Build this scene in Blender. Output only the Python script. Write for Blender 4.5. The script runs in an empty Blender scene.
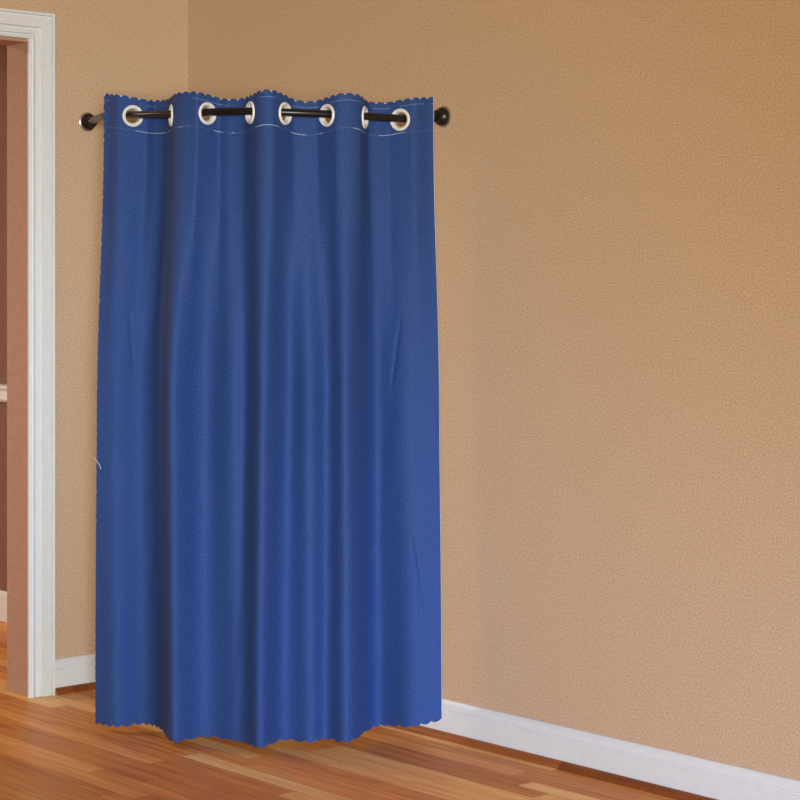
import bpy, bmesh, math, random
from mathutils import Vector, Matrix, noise
random.seed(4)
PI = math.pi
S = bpy.context.scene
COL = S.collection

# ------------------------------------------------------------------ frame of reference
# room corner at the origin; wall_right is the plane y=0 (x>0), wall_left the plane x=0 (y<0)
FPX = 1950.0
HOR = 290.0
CAMZ = 1.25
a, b = 0.6636, 0.7481
RT = Vector((a, b, 0)); FW = Vector((-b, a, 0))
D0 = 6.38
X0 = (188 - 400) / FPX * D0
CAM = -(RT * X0 + FW * D0); CAM.z = CAMZ

def plan(px, d):
    """floor-plan point at bearing px and distance d in front of the viewpoint"""
    p = CAM + RT * ((px - 400) / FPX * d) + FW * d
    return Vector((p.x, p.y, 0))
def left_wall_y(px, x=0.0):
    r = RT * ((px - 400) / FPX) + FW
    t = (x - CAM.x) / r.x
    return CAM.y + t * r.y, t
def right_wall_x(px, y=0.0):
    r = RT * ((px - 400) / FPX) + FW
    t = (y - CAM.y) / r.y
    return CAM.x + t * r.x, t

# ------------------------------------------------------------------ materials
def mat(name):
    m = bpy.data.materials.new(name); m.use_nodes = True
    nt = m.node_tree; nt.nodes.clear()
    out = nt.nodes.new('ShaderNodeOutputMaterial')
    bs = nt.nodes.new('ShaderNodeBsdfPrincipled')
    nt.links.new(bs.outputs[0], out.inputs[0])
    return m, nt, bs
def N(nt, t, **k):
    n = nt.nodes.new(t)
    for q, v in k.items(): setattr(n, q, v)
    return n
def srgb(r, g, b_):
    f = lambda c: (c/255/12.92) if c/255 <= .04045 else ((c/255+.055)/1.055)**2.4
    return (f(r), f(g), f(b_), 1)
def mth(nt, op, *ins):
    n = N(nt, 'ShaderNodeMath', operation=op)
    for i, v in enumerate(ins):
        if isinstance(v, (int, float)): n.inputs[i].default_value = v
        else: nt.links.new(v, n.inputs[i])
    return n.outputs[0]
def noisy(name, c1, c2, scale, rough=.6, bump=0, bscale=200, bdist=.001, spec=.5, fine=None):
    m, nt, bs = mat(name)
    tc = N(nt, 'ShaderNodeTexCoord')
    nz = N(nt, 'ShaderNodeTexNoise'); nz.inputs['Scale'].default_value = scale; nz.inputs['Detail'].default_value = 3
    nt.links.new(tc.outputs['Object'], nz.inputs['Vector'])
    cr = N(nt, 'ShaderNodeValToRGB')
    cr.color_ramp.elements[0].position = .35; cr.color_ramp.elements[1].position = .65
    cr.color_ramp.elements[0].color = c1; cr.color_ramp.elements[1].color = c2
    nt.links.new(nz.outputs['Fac'], cr.inputs['Fac'])
    nt.links.new(cr.outputs['Color'], bs.inputs['Base Color'])
    bs.inputs['Roughness'].default_value = rough
    bs.inputs['Specular IOR Level'].default_value = spec
    if bump:
        n2 = N(nt, 'ShaderNodeTexNoise'); n2.inputs['Scale'].default_value = bscale; n2.inputs['Detail'].default_value = 2
        nt.links.new(tc.outputs['Object'], n2.inputs['Vector'])
        bp = N(nt, 'ShaderNodeBump'); bp.inputs['Strength'].default_value = bump; bp.inputs['Distance'].default_value = bdist
        nt.links.new(n2.outputs['Fac'], bp.inputs['Height']); nt.links.new(bp.outputs['Normal'], bs.inputs['Normal'])
    return m

M_wall = noisy('tan_wall_paint', srgb(189, 158, 130), srgb(221, 188, 159), 230, .8, .5, 230, .002, .25)
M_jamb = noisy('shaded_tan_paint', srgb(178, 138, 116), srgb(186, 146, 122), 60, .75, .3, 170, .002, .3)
M_brown = noisy('brown_wall_paint', srgb(128, 94, 80), srgb(136, 100, 86), 60, .8, .3, 170, .002, .3)
M_white = noisy('white_trim_paint', srgb(228, 229, 233), srgb(231, 232, 236), 40, .4)
M_ceil = noisy('ceiling_paint', srgb(225, 215, 200), srgb(230, 220, 205), 30, .9)
M_lining = noisy('white_lining', srgb(222, 220, 222), srgb(232, 230, 232), 90, .8, .3, 500, .001)
M_ring = noisy('white_grommet_plastic', srgb(236, 232, 230), srgb(242, 238, 236), 60, .3)
M_rod = noisy('black_metal', srgb(26, 20, 20), srgb(34, 26, 24), 60, .32, .1, 300, .0005, .6)
M_rod.node_tree.nodes['Principled BSDF'].inputs['Metallic'].default_value = .3
M_steel = noisy('brushed_steel', srgb(190, 186, 182), srgb(205, 200, 196), 60, .3)
M_steel.node_tree.nodes['Principled BSDF'].inputs['Metallic'].default_value = .9

def wood(name, dark, mid, light, rough, width=.057, length=.95, planks=True):
    m, nt, bs = mat(name)
    tc = N(nt, 'ShaderNodeTexCoord'); sp = N(nt, 'ShaderNodeSeparateXYZ')
    nt.links.new(tc.outputs['Object'], sp.inputs[0])
    row = mth(nt, 'FLOOR', mth(nt, 'DIVIDE', sp.outputs['Y'], width))
    wn = N(nt, 'ShaderNodeTexWhiteNoise', noise_dimensions='1D'); nt.links.new(row, wn.inputs['W'])
    xo = mth(nt, 'DIVIDE', mth(nt, 'ADD', sp.outputs['X'], mth(nt, 'MULTIPLY', wn.outputs['Value'], 7.0)), length)
    idx = mth(nt, 'FLOOR', xo)
    cmb = N(nt, 'ShaderNodeCombineXYZ'); nt.links.new(idx, cmb.inputs[0]); nt.links.new(row, cmb.inputs[1])
    wn2 = N(nt, 'ShaderNodeTexWhiteNoise', noise_dimensions='2D'); nt.links.new(cmb.outputs[0], wn2.inputs['Vector'])
    # grain, stretched along the board and shifted per board
    gx = mth(nt, 'MULTIPLY', sp.outputs['X'], 2.2); gy = mth(nt, 'ADD', mth(nt, 'MULTIPLY', sp.outputs['Y'], 42.0), mth(nt, 'MULTIPLY', wn2.outputs['Value'], 90.0))
    gc = N(nt, 'ShaderNodeCombineXYZ'); nt.links.new(gx, gc.inputs[0]); nt.links.new(gy, gc.inputs[1]); nt.links.new(sp.outputs['Z'], gc.inputs[2])
    gn = N(nt, 'ShaderNodeTexNoise'); gn.inputs['Scale'].default_value = 1.6; gn.inputs['Detail'].default_value = 6; gn.inputs['Distortion'].default_value = .6
    nt.links.new(gc.outputs[0], gn.inputs['Vector'])
    v = mth(nt, 'ADD', mth(nt, 'MULTIPLY', wn2.outputs['Value'], .50), mth(nt, 'MULTIPLY', gn.outputs['Fac'], .72))
    cr = N(nt, 'ShaderNodeValToRGB')
    e = cr.color_ramp.elements; e[0].position = .22; e[0].color = dark; e[1].position = .98; e[1].color = light
    q = e.new(.6); q.color = mid
    nt.links.new(v, cr.inputs['Fac'])
    if planks:
        fy = mth(nt, 'FRACT', mth(nt, 'DIVIDE', sp.outputs['Y'], width))
        dy = mth(nt, 'ABSOLUTE', mth(nt, 'SUBTRACT', fy, .5))
        fx = mth(nt, 'FRACT', xo); dx = mth(nt, 'ABSOLUTE', mth(nt, 'SUBTRACT', fx, .5))
        seam = mth(nt, 'MAXIMUM', mth(nt, 'GREATER_THAN', dy, .487), mth(nt, 'GREATER_THAN', dx, .4988))
        mx = N(nt, 'ShaderNodeMix', data_type='RGBA')
        nt.links.new(mth(nt, 'MULTIPLY', seam, .45), mx.inputs[0]); nt.links.new(cr.outputs['Color'], mx.inputs[6])
        mx.inputs[7].default_value = srgb(70, 34, 14)
        nt.links.new(mx.outputs[2], bs.inputs['Base Color'])
    else:
        nt.links.new(cr.outputs['Color'], bs.inputs['Base Color'])
    bs.inputs['Roughness'].default_value = rough
    bs.inputs['Specular IOR Level'].default_value = .16
    bp = N(nt, 'ShaderNodeBump'); bp.inputs['Strength'].default_value = .25; bp.inputs['Distance'].default_value = .001
    nt.links.new(gn.outputs['Fac'], bp.inputs['Height']); nt.links.new(bp.outputs['Normal'], bs.inputs['Normal'])
    return m
M_floor = wood('oak_strip_floor', srgb(180, 100, 42), srgb(240, 162, 86), srgb(255, 216, 148), .42)
M_shoe = wood('oak_shoe_moulding', srgb(110, 56, 26), srgb(140, 76, 38), srgb(170, 98, 52), .35, planks=False)

# curtain cloth: u = metres along the cloth, v = metres below its top edge
def cloth():
    m, nt, bs = mat('blue_blackout_fabric')
    uv = N(nt, 'ShaderNodeUVMap', uv_map='cloth'); sp = N(nt, 'ShaderNodeSeparateXYZ'); nt.links.new(uv.outputs[0], sp.inputs[0])
    u, v = sp.outputs['X'], sp.outputs['Y']
    nz = N(nt, 'ShaderNodeTexNoise'); nz.inputs["Scale"].default_value = 230; nz.inputs['Detail'].default_value = 3
    nt.links.new(uv.outputs[0], nz.inputs['Vector'])
    cr = N(nt, 'ShaderNodeValToRGB'); cr.color_ramp.elements[0].position = .3; cr.color_ramp.elements[1].position = .7
    cr.color_ramp.elements[0].color = srgb(30, 55, 112); cr.color_ramp.elements[1].color = srgb(54, 84, 147)
    nt.links.new(nz.outputs['Fac'], cr.inputs['Fac'])
    # stitched header rows, thread showing only in places
    n1 = N(nt, 'ShaderNodeTexNoise', noise_dimensions='2D'); n1.inputs['Scale'].default_value = 14; n1.inputs['Detail'].default_value = 1
    nt.links.new(uv.outputs[0], n1.inputs['Vector'])
    dash = mth(nt, 'LESS_THAN', mth(nt, 'FRACT', mth(nt, 'MULTIPLY', u, 140.0)), .72)
    l1 = mth(nt, 'LESS_THAN', mth(nt, 'ABSOLUTE', mth(nt, 'SUBTRACT', v, .094)), .0011)
    l2 = mth(nt, 'LESS_THAN', mth(nt, 'ABSOLUTE', mth(nt, 'SUBTRACT', v, .019)), .0008)
    t1 = mth(nt, 'MULTIPLY', mth(nt, 'MULTIPLY', l1, dash), mth(nt, 'ADD', mth(nt, 'MULTIPLY', mth(nt, 'GREATER_THAN', n1.outputs['Fac'], .52), .65), .12))
    t2 = mth(nt, 'MULTIPLY', mth(nt, 'MULTIPLY', l2, dash), mth(nt, 'MULTIPLY', mth(nt, 'GREATER_THAN', n1.outputs['Fac'], .5), .4))
    mx = N(nt, 'ShaderNodeMix', data_type='RGBA'); nt.links.new(mth(nt, 'MAXIMUM', t1, t2), mx.inputs[0])
    nt.links.new(cr.outputs['Color'], mx.inputs[6]); mx.inputs[7].default_value = srgb(190, 200, 225)
    nt.links.new(mx.outputs[2], bs.inputs['Base Color'])
    bs.inputs['Roughness'].default_value = .75; bs.inputs['Specular IOR Level'].default_value = .3
    
    n2 = N(nt, 'ShaderNodeTexNoise'); n2.inputs['Scale'].default_value = 700; n2.inputs['Detail'].default_value = 2
    nt.links.new(uv.outputs[0], n2.inputs['Vector'])
    bp = N(nt, 'ShaderNodeBump'); bp.inputs['Strength'].default_value = .5; bp.inputs['Distance'].default_value = .0008
    nt.links.new(n2.outputs['Fac'], bp.inputs['Height']); nt.links.new(bp.outputs['Normal'], bs.inputs['Normal'])
    return m
M_cloth = cloth()

# ------------------------------------------------------------------ mesh helpers
def link(name, me, m, parent=None):
    o = bpy.data.objects.new(name, me); COL.objects.link(o)
    if m: me.materials.append(m)
    if parent: o.parent = parent
    return o
def obj(name, bm, m, parent=None, smooth=False):
    bmesh.ops.recalc_face_normals(bm, faces=bm.faces)
    me = bpy.data.meshes.new(name); bm.to_mesh(me); bm.free()
    if smooth:
        for p in me.polygons: p.use_smooth = True
        me.set_sharp_from_angle(angle=math.radians(45))
    return link(name, me, m, parent)
def struct(o, label=None, cat=None):
    o['kind'] = 'structure'
    if label: o['label'] = label; o['category'] = cat
    return o
def box(bm, x0, x1, y0, y1, z0, z1):
    vs = [bm.verts.new((x, y, z)) for x in (x0, x1) for y in (y0, y1) for z in (z0, z1)]
    for f in ((0,1,3,2),(4,6,7,5),(0,4,5,1),(2,3,7,6),(0,2,6,4),(1,5,7,3)): bm.faces.new([vs[i] for i in f])
def sweep(bm, prof, path_fn, stations):
    """prof: list of 2D points; path_fn(i, p) -> 3D point"""
    rings = [[bm.verts.new(path_fn(i, p)) for p in prof] for i in range(stations)]
    n = len(prof)
    for i in range(stations-1):
        for j in range(n):
            bm.faces.new((rings[i][j], rings[i+1][j], rings[i+1][(j+1)%n], rings[i][(j+1)%n]))
    bm.faces.new(rings[0]); bm.faces.new(list(reversed(rings[-1])))

# ------------------------------------------------------------------ the room
H = 2.62
XE, YE = 8.0, -6.0           # how far the room runs towards the viewpoint
WT = .127
yo, _ = left_wall_y(55.2, .02)     # outer edge of the door casing
yi, _ = left_wall_y(32.8, .02)     # inner edge of the casing
yj = yi + .006                     # jamb face
OPW = .86                          # clear width of the doorway
yj2 = yj - OPW
ZO, ZI = 2.104, 2.021

bm = bmesh.new(); box(bm, -4.2, XE, YE, .4, -.05, 0); o = struct(obj('floor', bm, M_floor), 'glossy orange-brown oak strip floor running parallel to the wall on the right', 'floor')
bm = bmesh.new(); box(bm, -4.2, XE, YE, .4, H, H+.05); struct(obj('ceiling', bm, M_ceil), 'pale flat ceiling above the tan walls', 'ceiling')
bm = bmesh.new(); box(bm, 0, XE, 0, .12, 0, H); struct(obj('wall_right', bm, M_wall), 'tan painted wall right of the corner, behind the curtain', 'wall')
bm = bmesh.new()
box(bm, -WT, 0, yj, 0.12, 0, H)
box(bm, -WT, 0, YE, yj2, 0, H)
box(bm, -WT, 0, yj2, yj, ZI+.004, H)
struct(obj('wall_left', bm, M_wall), 'tan painted wall left of the corner with the doorway in it', 'wall')
# adjoining room, seen as a sliver through the doorway
bm = bmesh.new(); box(bm, -4.2, -WT, .06, .12, 0, H); struct(obj('wall_far', bm, M_brown), 'brown wall of the adjoining room seen through the doorway', 'wall')
bm = bmesh.new(); box(bm, -4.2, -4.1, YE, .12, 0, H); struct(obj('wall_beyond', bm, M_brown), 'brown end wall of the adjoining room past the doorway', 'wall')

# baseboard: flat board with a bevelled cap
BH = .106
prof_base = [(0, .0), (.014, .0), (.014, BH-.032), (.0095, BH-.031), (.0095, BH-.028), (.0135, BH-.025), (.0120, BH-.010), (.006, BH-.001), (.003, BH), (0, BH)]
def quarter(r, n=6):
    return [(0, 0)] + [(r*math.cos(PI/2*i/n), r*math.sin(PI/2*i/n)) for i in range(n+1)]
def run_x(name, prof, x0, x1, y, m, lab, cat):       # wall facing -y
    bm = bmesh.new(); xs = (x0, x1)
    sweep(bm, prof, lambda i, p: (xs[i], y - p[0], p[1]), 2)
    return struct(obj(name, bm, m), lab, cat)
def run_y(name, prof, y0, y1, x, m, lab, cat):       # wall facing +x
    bm = bmesh.new(); ys = (y0, y1)
    sweep(bm, prof, lambda i, p: (x + p[0], ys[i], p[1]), 2)
    return struct(obj(name, bm, m), lab, cat)
run_x('baseboard_right', prof_base, .014, XE, 0, M_white, 'white baseboard along the wall right of the curtain', 'baseboard')
run_y('baseboard_left', prof_base, 0, yo, 0, M_white, 'white baseboard between the door casing and the corner', 'baseboard')
run_x('baseboard_far', [(x, z*1.05) for x, z in prof_base], -4.1, -WT, .06, M_white, 'white baseboard of the adjoining room through the doorway', 'baseboard')
shoe = [(.014 + p[0], p[1]) for p in quarter(.019)]
run_x('trim_1', shoe, .033, XE, 0, M_shoe, 'brown wooden shoe moulding below the baseboard on the right', 'moulding')
run_y('trim_2', shoe, 0, yo, 0, M_shoe, 'brown wooden shoe moulding below the short baseboard on the left', 'moulding')
# chair rail of the adjoining room
rail = [(0, 0), (.012, 0), (.020, .010), (.012, .022), (.012, .040), (.026, .052), (.026, .062), (0, .066)]
run_x('trim_3', [(x, z+.828) for x, z in rail], -4.1, -WT, .06, M_white, 'pale chair rail on the brown wall through the doorway', 'chair rail')

# moulded casing round the doorway, mitred at the head: profile (distance from opening, projection)
CW = yo - yi
cp = [(0, 0), (0, .014), (.004, .016), (.008, .014), (.0085, .004), (.0125, .004), (.014, .014), (CW*.32, .016), (CW*.34, .009), (CW*.38, .008), (CW*.41, .012),
      (CW*.44, .019), (CW*.80, .020), (CW*.82, .012), (CW*.87, .012), (CW*.89, .023), (CW*.97, .024), (CW, .020), (CW, 0)]
def casing_pt(i, p):
    d, h = p
    k = (ZO-ZI)/CW
    if i == 0: return (h, yi + d, 0)
    if i == 1: return (h, yi + d, ZI + d*k)
    if i == 2: return (h, yj2 - .006 - d, ZI + d*k)
    return (h, yj2 - .006 - d, 0)
bm = bmesh.new(); sweep(bm, cp, casing_pt, 4)
struct(obj('trim_4', bm, M_white), 'white moulded door casing around the doorway on the left', 'door casing')
# jamb lining: thin edge showing beside the casing, and the painted reveal
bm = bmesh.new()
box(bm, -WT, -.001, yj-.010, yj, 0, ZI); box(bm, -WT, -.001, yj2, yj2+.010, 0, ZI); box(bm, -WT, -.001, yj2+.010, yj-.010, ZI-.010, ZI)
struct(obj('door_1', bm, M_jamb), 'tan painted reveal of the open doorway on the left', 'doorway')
bm = bmesh.new()
box(bm, -.001, .009, yj-.0115, yj-.0065, 0, ZI)
struct(obj('trim_5', bm, M_white), 'thin white bead on the inner edge of the door casing', 'trim')

# ------------------------------------------------------------------ curtain rod (bowed across the corner)
def cr_eval(keys, t):
    """Catmull-Rom through (t, values...) keys"""
    n = len(keys)
    i = 0
    while i < n-2 and t > keys[i+1][0]: i += 1
    k1, k2 = keys[i], keys[i+1]
    k0 = keys[i-1] if i > 0 else None; k3 = keys[i+2] if i+2 < n else None
    h = k2[0]-k1[0]; u = (t-k1[0])/h
    out = []
    for c in range(1, len(k1)):
        s = (k2[c]-k1[c])/h
        m1 = ((k2[c]-k0[c])/(k2[0]-k0[0])) if k0 else s
        m2 = ((k3[c]-k1[c])/(k3[0]-k1[0])) if k3 else s
        h00 = 2*u**3-3*u*u+1; h10 = u**3-2*u*u+u; h01 = -2*u**3+3*u*u; h11 = u**3-u*u
        out.append(h00*k1[c] + h10*h*m1 + h01*k2[c] + h11*h*m2)
    return out
ROD = [(103, 5.73, 1.762), (118, 5.615, 1.756), (133, 5.54, 1.748), (152, 5.465, 1.742), (172, 5.405, 1.738), (207, 5.32, 1.735), (250, 5.268, 1.733),
       (285, 5.256, 1.729), (327, 5.275, 1.726), (364, 5.315, 1.724), (400, 5.365, 1.722), (420, 5.392, 1.724), (432, 5.405, 1.726)]
def rod_at(px):
    d, z = cr_eval(ROD, px)
    p = plan(px, d); p.z = z
    return p, d
yl, dl = left_wall_y(87, 0)
xr, dr = right_wall_x(444.5, 0)
FL = Vector((0, yl, 1.778)); FR = Vector((xr, 0, 1.735))
pts = [FL + Vector((.012, 0, 0)), FL + Vector((.045, -.012, -.001))]
pts += [rod_at(103 + (432-103)*i/70)[0] for i in range(71)]
pts += [FR + Vector((-.012, -.05, 0)), FR + Vector((-.001, -.030, 0)), FR + Vector((0, -.012, 0))]
def smooth_path(P, it=3):
    for _ in range(it):
        Q = [P[0]]
        for i in range(len(P)-1):
            Q += [P[i].lerp(P[i+1], .25), P[i].lerp(P[i+1], .75)]
        Q.append(P[-1]); P = Q
    return P
def tube(bm, P, r, n=16):
    up = Vector((0, 0, 1)); rings = []
    for i, p in enumerate(P):
        t = (P[min(i+1, len(P)-1)] - P[max(i-1, 0)]).normalized()
        s = t.cross(up).normalized(); w = s.cross(t)
        rings.append([bm.verts.new(p + s*r*math.cos(2*PI*j/n) + w*r*math.sin(2*PI*j/n)) for j in range(n)])
    for i in range(len(P)-1):
        for j in range(n): bm.faces.new((rings[i][j], rings[i][(j+1)%n], rings[i+1][(j+1)%n], rings[i+1][j]))
    bm.faces.new(rings[0]); bm.faces.new(list(reversed(rings[-1])))
def lathe(bm, prof, origin, axis, n=40, closed=False):
    ax = axis.normalized(); s = ax.cross(Vector((0, 0, 1)))
    s = s.normalized(); w = s.cross(ax)
    rings = []
    for r, h in prof:
        if r < 1e-6: rings.append([bm.verts.new(origin + ax*h)])
        else: rings.append([bm.verts.new(origin + ax*h + s*r*math.cos(2*PI*j/n) + w*r*math.sin(2*PI*j/n)) for j in range(n)])
    if closed: rings.append(rings[0])
    for A, B in zip(rings, rings[1:]):
        for j in range(n):
            k = (j+1) % n
            if len(A) == 1 and len(B) == 1: continue
            if len(A) == 1: bm.faces.new((A[0], B[k], B[j]))
            elif len(B) == 1: bm.faces.new((A[j], A[k], B[0]))
            else: bm.faces.new((A[j], A[k], B[k], B[j]))
def axes_empty(name, loc, label, cat):
    e = bpy.data.objects.new(name, None); COL.objects.link(e); e.location = loc; e.empty_display_size = .1
    e['label'] = label; e['category'] = cat
    return e
def child_at(o, root):
    o.parent = root; o.matrix_parent_inverse = Matrix.Translation(root.location).inverted()
    return o
rod_root = axes_empty('curtain_rod', FL, 'bowed black metal curtain rod fixed across the corner, threaded through the curtain grommets', 'curtain rod')
bm = bmesh.new(); tube(bm, smooth_path(pts, 2), .0105)
child_at(obj('rod', bm, M_rod, None, True), rod_root)
for base, ax in ((FL, Vector((1, 0, 0))), (FR, Vector((0, -1, 0)))):
    bm = bmesh.new()
    lathe(bm, [(0, 0), (.0290, 0), (.0300, .0015), (.0300, .0050), (.0285, .0062), (0, .0062)], base, ax)
    rim = child_at(obj('wall_flange', bm, M_steel, None, True), rod_root); rim['label'] = 'shiny steel wall plate'
    bm = bmesh.new()
    lathe(bm, [(0, .0062), (.0255, .0062), (.0262, .0100), (.0240, .0170), (.0180, .0215), (.0165, .0240), (.0165, .0330), (.0140, .0345), (0, .0345)], base, ax)
    cup = child_at(obj('rod_socket', bm, M_rod, None, True), rod_root)
    for k in range(3):
        an = PI/2 + k*2*PI/3
        s = ax.cross(Vector((0, 0, 1))); w = Vector((0, 0, 1))
        c = base + ax*.0170 + (s*math.cos(an) + w*math.sin(an))*.0205
        bm = bmesh.new(); lathe(bm, [(0, -.004), (.0032, -.004), (.0032, .0026), (.0022, .0036), (0, .0036)], c, ax, 12)
        sc = obj('screw', bm, M_rod, None, True); sc.parent = cup

# ------------------------------------------------------------------ curtain
PXM = lambda d: d/FPX
HOLES = [(133, 22, +1), (171.5, 76, -1), (207.5, 44, +1), (250.5, 64, -1), (285, 60, +1), (327, 46, -1), (364.5, 77, +1), (400, 26, -1)]
R_HALF = .030
def cam2(px, d): return Vector(((px-400)/FPX*d, d))     # plan coordinates: across, away
def hole_frame(h):
    px, ang, sg = h
    _, d = rod_at(px)
    c = cam2(px, d)
    t = Vector((math.cos(math.radians(ang)), sg*math.sin(math.radians(ang))))
    return c, t
APEX = [(155, +.075), (189, -.050), (229, +.038), (268, -.052), (306, +.036), (348, -.048), (382, +.034)]
segs = []      # list of (P, T) knots
_, d = rod_at(103)
knots = [(cam2(103.5, 5.578), Vector((.97, -.24)).normalized())]
for i, h in enumerate(HOLES):
    c, t = hole_frame(h)
    knots.append((c - t*R_HALF, t)); knots.append((c + t*R_HALF, t))
    if i < 7:
        px, off = APEX[i]; _, d = rod_at(px)
        q = cam2(px+1, rod_at(px+1)[1]) - cam2(px-1, rod_at(px-1)[1])
        knots.append((cam2(px, d+off), (q.normalized()*.7 + Vector((1, 0))*.3).normalized()))
_, d = rod_at(432)
knots.append((cam2(433.5, 5.385), Vector((1, .15)).normalized()))
prof = []; key_s = [0.0]; L = 0.0
def add(p):
    global L
    if prof: L += (p - prof[-1][1]).length
    prof.append((L, p))
add(knots[0][0])
for i in range(len(knots)-1):
    (p0, t0), (p1, t1) = knots[i], knots[i+1]
    ln = (p1-p0).length; straight = (i % 3 == 1) if i < 24 else False
    m = ln * 1.15
    for k in range(1, 41):
        u = k/40
        h00 = 2*u**3-3*u*u+1; h10 = u**3-2*u*u+u; h01 = -2*u**3+3*u*u; h11 = u**3-u*u
        if straight: m = ln
        add(p0*h00 + t0*m*h10 + p1*h01 + t1*m*h11)
        if straight and k == 20: key_s.append(L)
    if i % 3 == 2 and i < 23: key_s.append(L)
key_s.append(L)
WID = L
import bisect
_ls = [q[0] for q in prof]
def top_pt(s):
    s = min(max(s, 0), WID)
    i = min(max(bisect.bisect_left(_ls, s), 1), len(prof)-1)
    (l0, p0), (l1, p1) = prof[i-1], prof[i]
    return p0.lerp(p1, (s-l0)/max(l1-l0, 1e-9)) if l1 > l0 else p1
# height of the top edge above the rod, at: edge, h1, back, h2, front, h3, back, h4, front, h5, back, h6, front, h7, back, h8, edge
ZT = [.052, .051, .047, .050, .055, .050, .039, .044, .055, .048, .037, .046, .056, .048, .045, .052, .058]
KPX = [103.5, 133, 152, 171.5, 189, 207.5, 229, 250.5, 268, 285, 306, 327, 348, 364.5, 382, 400, 432]
ztk = [(s, z + rod_at(px)[0].z) for s, z, px in zip(key_s, ZT, KPX)]
BOT = [(95, 5.500), (117, 5.455), (142, 5.498), (162, 5.425), (174, 5.265), (202, 5.352), (229, 5.300), (244, 5.280), (261, 5.195), (283, 5.305), (310, 5.248), (327, 5.302),
       (348, 5.235), (373, 5.405), (392, 5.395), (410, 5.355), (441.5, 5.380)]
botk = [(s,) + tuple(cam2(q[0], q[1] + .040*min(1, max(0, (400-q[0])/60)))) for s, q in zip(key_s, BOT)]
MID = [(97, 5.53), (118, 5.50), (142, 5.535), (161, 5.445), (173, 5.290), (204, 5.390), (231, 5.315), (247, 5.320), (264, 5.215), (288, 5.325), (309, 5.262), (328, 5.325),
       (346, 5.245), (372, 5.420), (390, 5.400), (407, 5.365), (439, 5.395)]
midk = [(s,) + tuple(cam2(*q)) for s, q in zip(key_s, MID)]
hemk = [(0, .018), (WID*.5, .016), (WID*.75, .024), (WID*.9, .044), (WID, .062)]
def tab(keys, sig=.019, n=500):
    raw = [Vector(cr_eval(keys, WID*i/n)) for i in range(n+1)]
    k = int(3*sig/WID*n); out = []
    for i in range(n+1):
        acc = Vector((0, 0)); ws = 0
        for j in range(-k, k+1):
            q = i+j
            if q < 0: v = raw[0]*2 - raw[-q]
            elif q > n: v = raw[n]*2 - raw[2*n-q]
            else: v = raw[q]
            w_ = math.exp(-.5*(j*WID/n/sig)**2); acc += v*w_; ws += w_
        out.append(acc/ws)
    return out
MT, BT = tab(midk), tab(botk)
def look(T, s):
    f = min(max(s/WID, 0), 1)*(len(T)-1); i = min(int(f), len(T)-2)
    return T[i].lerp(T[i+1], f-i)
def sm(x): x = min(max(x, 0), 1); return x*x*(3-2*x)
def cloth_pt(s, v, vmax_z=None, scal=True):
    """s along the cloth, v metres below its top edge; returns world point without edge trimming"""
    zt = cr_eval(ztk, s)[0]; zb = cr_eval(hemk, s)[0]
    hgt = zt - zb; f = v/1.76
    z = zt - f*hgt if v > 0 else zt - v
    pt = top_pt(s)
    pm = look(MT, s); pb = look(BT, s)
    w1 = sm((v-.10)/.75); w2 = sm((v-.7)/1.0)
    p = pt.lerp(pm, w1).lerp(pb, w2)
    # soft wrinkles that grow below the header
    amp = sm((v-.12)/.3)
    wr = noise.noise(Vector((s*9, v*1.1, 3.3)))*.010 + noise.noise(Vector((s*20+v*5, v*4.5, 8.1)))*.0022
    p = p + Vector((0, wr*amp))
    # long slanting creases low on the right
    for (s0, v0, ds, dv, dep) in CREASE:
        t = ((s-s0)*ds + (v-v0)*dv)/(ds*ds+dv*dv)
        if -.2 < t < 1.2:
            q = abs((s-s0)*dv - (v-v0)*ds)/math.hypot(ds, dv)
            p = p + Vector((0, dep*math.exp(-(q/.006)**2)*sm((t+.2)/.3)*sm((1.2-t)/.3)))
    w = CAM + RT*p.x + FW*p.y
    return Vector((w.x, w.y, z))
CREASE = [(WID*.91, .62, -.03, .16, .005), (WID*.80, 1.28, .07, -.06, .004), (WID*.93, 1.25, .03, .18, .004), (WID*.10, .60, .02, .15, .003), (WID*.64, 1.22, .06, -.10, .003)]
PITCH = .0265; SD = .0075
def scal(t, k=1.0): return abs(math.sin(PI*t/(PITCH*k)))**.55          # 0 in the notches, 1 on the lobes
vs = []
v = 0.0
while v < .14: vs.append(v); v += .0028
while v < 1.70: vs.append(v); v += .010
while v < 1.76: vs.append(v); v += .0035
vs.append(1.76)
NC = int(WID/.0024)
ss = [WID*i/NC for i in range(NC+1)]
hole_c = []
for h, s in zip(HOLES, key_s[1::2]):
    zt = cr_eval(ztk, s)[0]; zc = rod_at(h[0])[0].z - .0035
    hole_c.append((s, (zt-zc)*1.76/(zt-cr_eval(hemk, s)[0]), zc))
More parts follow.
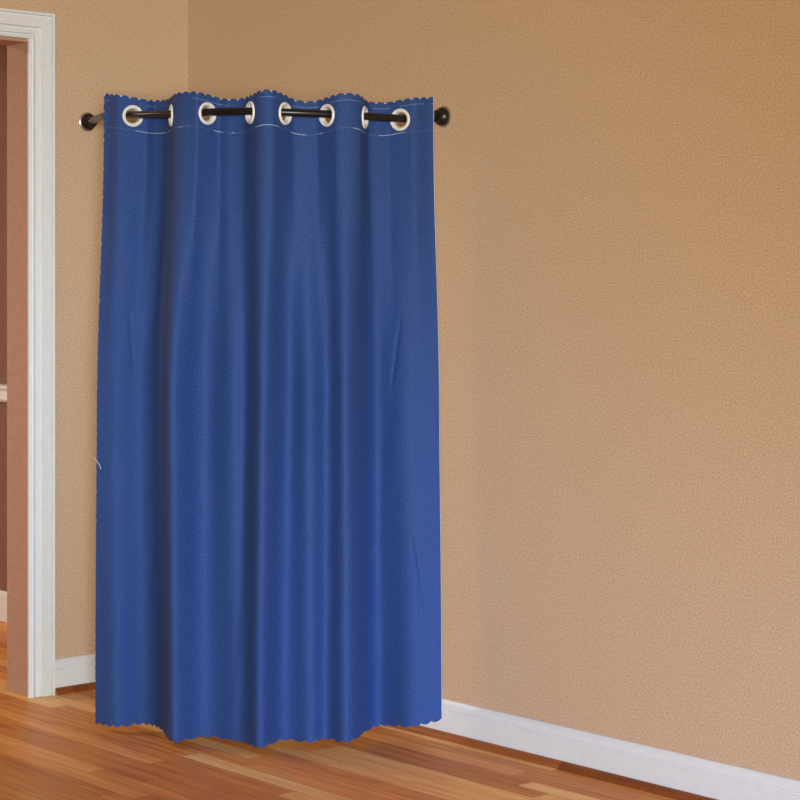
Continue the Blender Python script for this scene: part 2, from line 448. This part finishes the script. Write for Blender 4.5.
def sheet(name, m, lining=False, off=0.0):
    bm = bmesh.new(); uvl = bm.loops.layers.uv.new('cloth')
    grid = []; cen = CAM
    for v in vs:
        row = []
        for i, s in enumerate(ss):
            s2, v2 = s, v
            if not lining:
                top = (1-scal(s))*SD; botm = (1-scal(s+.008, 1.3))*SD; lef = (1-scal(v))*.0045
                v2 = v + top*max(0, 1-v/.02) - botm*max(0, 1-(1.76-v)/.02)
                s2 = s + lef*max(0, 1-s/.010)
            else:
                v2 = .0030 + v*(1.745-.0030)/1.76
                s2 = .0015 + s*(WID-.0015)/WID
            p = cloth_pt(s2, v2)
            e = .002
            ta = cloth_pt(min(s2+e, WID), v2) - cloth_pt(max(s2-e, 0), v2); ta.z = 0
            nrm = Vector((-ta.y, ta.x, 0)).normalized()          # towards the wall
            if lining:
                p = p + nrm*.0022
                if s > WID-.012: p = p + ta.normalized()*.0014
            row.append((bm.verts.new(p), s2, v2))
        grid.append(row)
    for r in range(len(vs)-1):
        for c in range(NC):
            q = [grid[r][c], grid[r+1][c], grid[r+1][c+1], grid[r][c+1]]
            cs = sum(x[1] for x in q)/4; cv = sum(x[2] for x in q)/4
            if cv < .12 and any((cs-hs)**2+(cv-hv)**2 < .0262**2 for hs, hv, _ in hole_c): continue
            f = bm.faces.new([x[0] for x in q]); f.smooth = True
            for lp, x in zip(f.loops, q): lp[uvl].uv = (x[1], x[2])
    loose = [x for x in bm.verts if not x.link_faces]
    bmesh.ops.delete(bm, geom=loose, context='VERTS')
    me = bpy.data.meshes.new(name); bm.to_mesh(me); bm.free()
    return link(name, me, m)
cx = plan(270, 5.35)
cur = axes_empty('curtain', Vector((cx.x, cx.y, .03)), 'long royal blue fabric curtain with scalloped edges hanging from the bowed rod', 'curtain')
child_at(sheet('curtain_panel', M_cloth), cur)
ln = child_at(sheet('lining', M_lining, True), cur); ln['label'] = 'white backing behind the blue fabric'
for i, (h, (s, v, zc)) in enumerate(zip(HOLES, hole_c)):
    c, t = hole_frame(h)
    o3 = CAM + RT*c.x + FW*c.y; o3.z = zc
    t3 = (RT*t.x + FW*t.y).normalized()
    nrm = Vector((t3.y, -t3.x, 0))           # towards the room
    ri, ro = .0222, .0310
    pr = [(ri-.0030, -.0085), (ri-.0018, -.004), (ri-.0002, .0020), (ri+.0022, .0040), (ri+.0055, .0048), (ro-.0028, .0042), (ro-.0008, .0028), (ro, .0010),
          (ro-.0002, -.0005), (ri+.0032, -.0005), (ri+.0032, -.0040), (ro-.001, -.0045), (ro-.001, -.0070), (ri+.003, -.0085)]
    bm = bmesh.new(); lathe(bm, pr, o3, nrm, 48, True)
    g = child_at(obj('grommet', bm, M_ring, None, True), cur); g['label'] = 'white plastic grommet ring'
# loose thread curling off the left edge
p0 = cloth_pt(0.002, 1.76*(1.80-.75)/1.77)
out = -RT
bm = bmesh.new()
tp = [p0 + RT*(.004+.010*t) - FW*(.004 + .004*math.sin(t*3)) + Vector((0, 0, .028*(1-t) - .010*t*t)) - RT*.012*(1-t)**2 for t in [i/10 for i in range(11)]]
tube(bm, tp, .0008, 6)
th = child_at(obj('loose_thread', bm, M_lining, None, True), cur); th['label'] = 'white loose thread'

# ------------------------------------------------------------------ light
def area(name, loc, target, sx, sy, power, color, spread=180):
    l = bpy.data.lights.new(name, 'AREA'); l.shape = 'RECTANGLE'; l.size = sx; l.size_y = sy; l.energy = power; l.color = color; l.spread = math.radians(spread)
    o = bpy.data.objects.new(name, l); COL.objects.link(o); o.location = loc
    o.rotation_euler = (Vector(target)-Vector(loc)).to_track_quat('-Z', 'Y').to_euler()
    return o
area('fitted_wall_light', (7.0, -5.1, 1.35), (.6, -.4, 1.1), 1.3, 1.2, 46, (1.0, .92, .60), 60)  # added unseen area light, warm, colour and power fitted to the wall tones
area('fitted_wall_light', (7.3, -4.9, 1.1), (.3, -.6, .85), 1.2, 1.0, 10, (.24, .55, 1.0), 32)  # added blue area light, narrow cone cooling the left wall and curtain
area('fitted_wall_light', (7.6, -2.0, .7), (2.9, 0, -.1), 1.0, .8, 14, (.32, .54, 1.0), 32)  # added low blue area light, cools the foot of the right wall
area('added_room_light', (-2.2, -2.2, 2.55), (-2.2, -2.2, 0), .8, .8, 62, (1.0, .83, .68))  # unseen source added to light the adjoining room and the door reveal

w = bpy.data.worlds.new('World'); S.world = w; w.use_nodes = True
w.node_tree.nodes['Background'].inputs[0].default_value = (1.0, .95, .9, 1)
w.node_tree.nodes['Background'].inputs[1].default_value = .04

cd = bpy.data.cameras.new('camera'); cam = bpy.data.objects.new('camera', cd); COL.objects.link(cam)
cd.sensor_width = 36; cd.lens = 36*FPX/800; cd.shift_y = -(400-HOR)/800
cam.matrix_world = Matrix.Translation(CAM) @ Matrix((RT, Vector((0, 0, 1)), -FW)).transposed().to_4x4()
S.camera = cam
S.view_settings.view_transform = 'Standard'; S.view_settings.look = 'None'
S.view_settings.exposure = 0; S.view_settings.gamma = 1; S.view_settings.use_curve_mapping = False
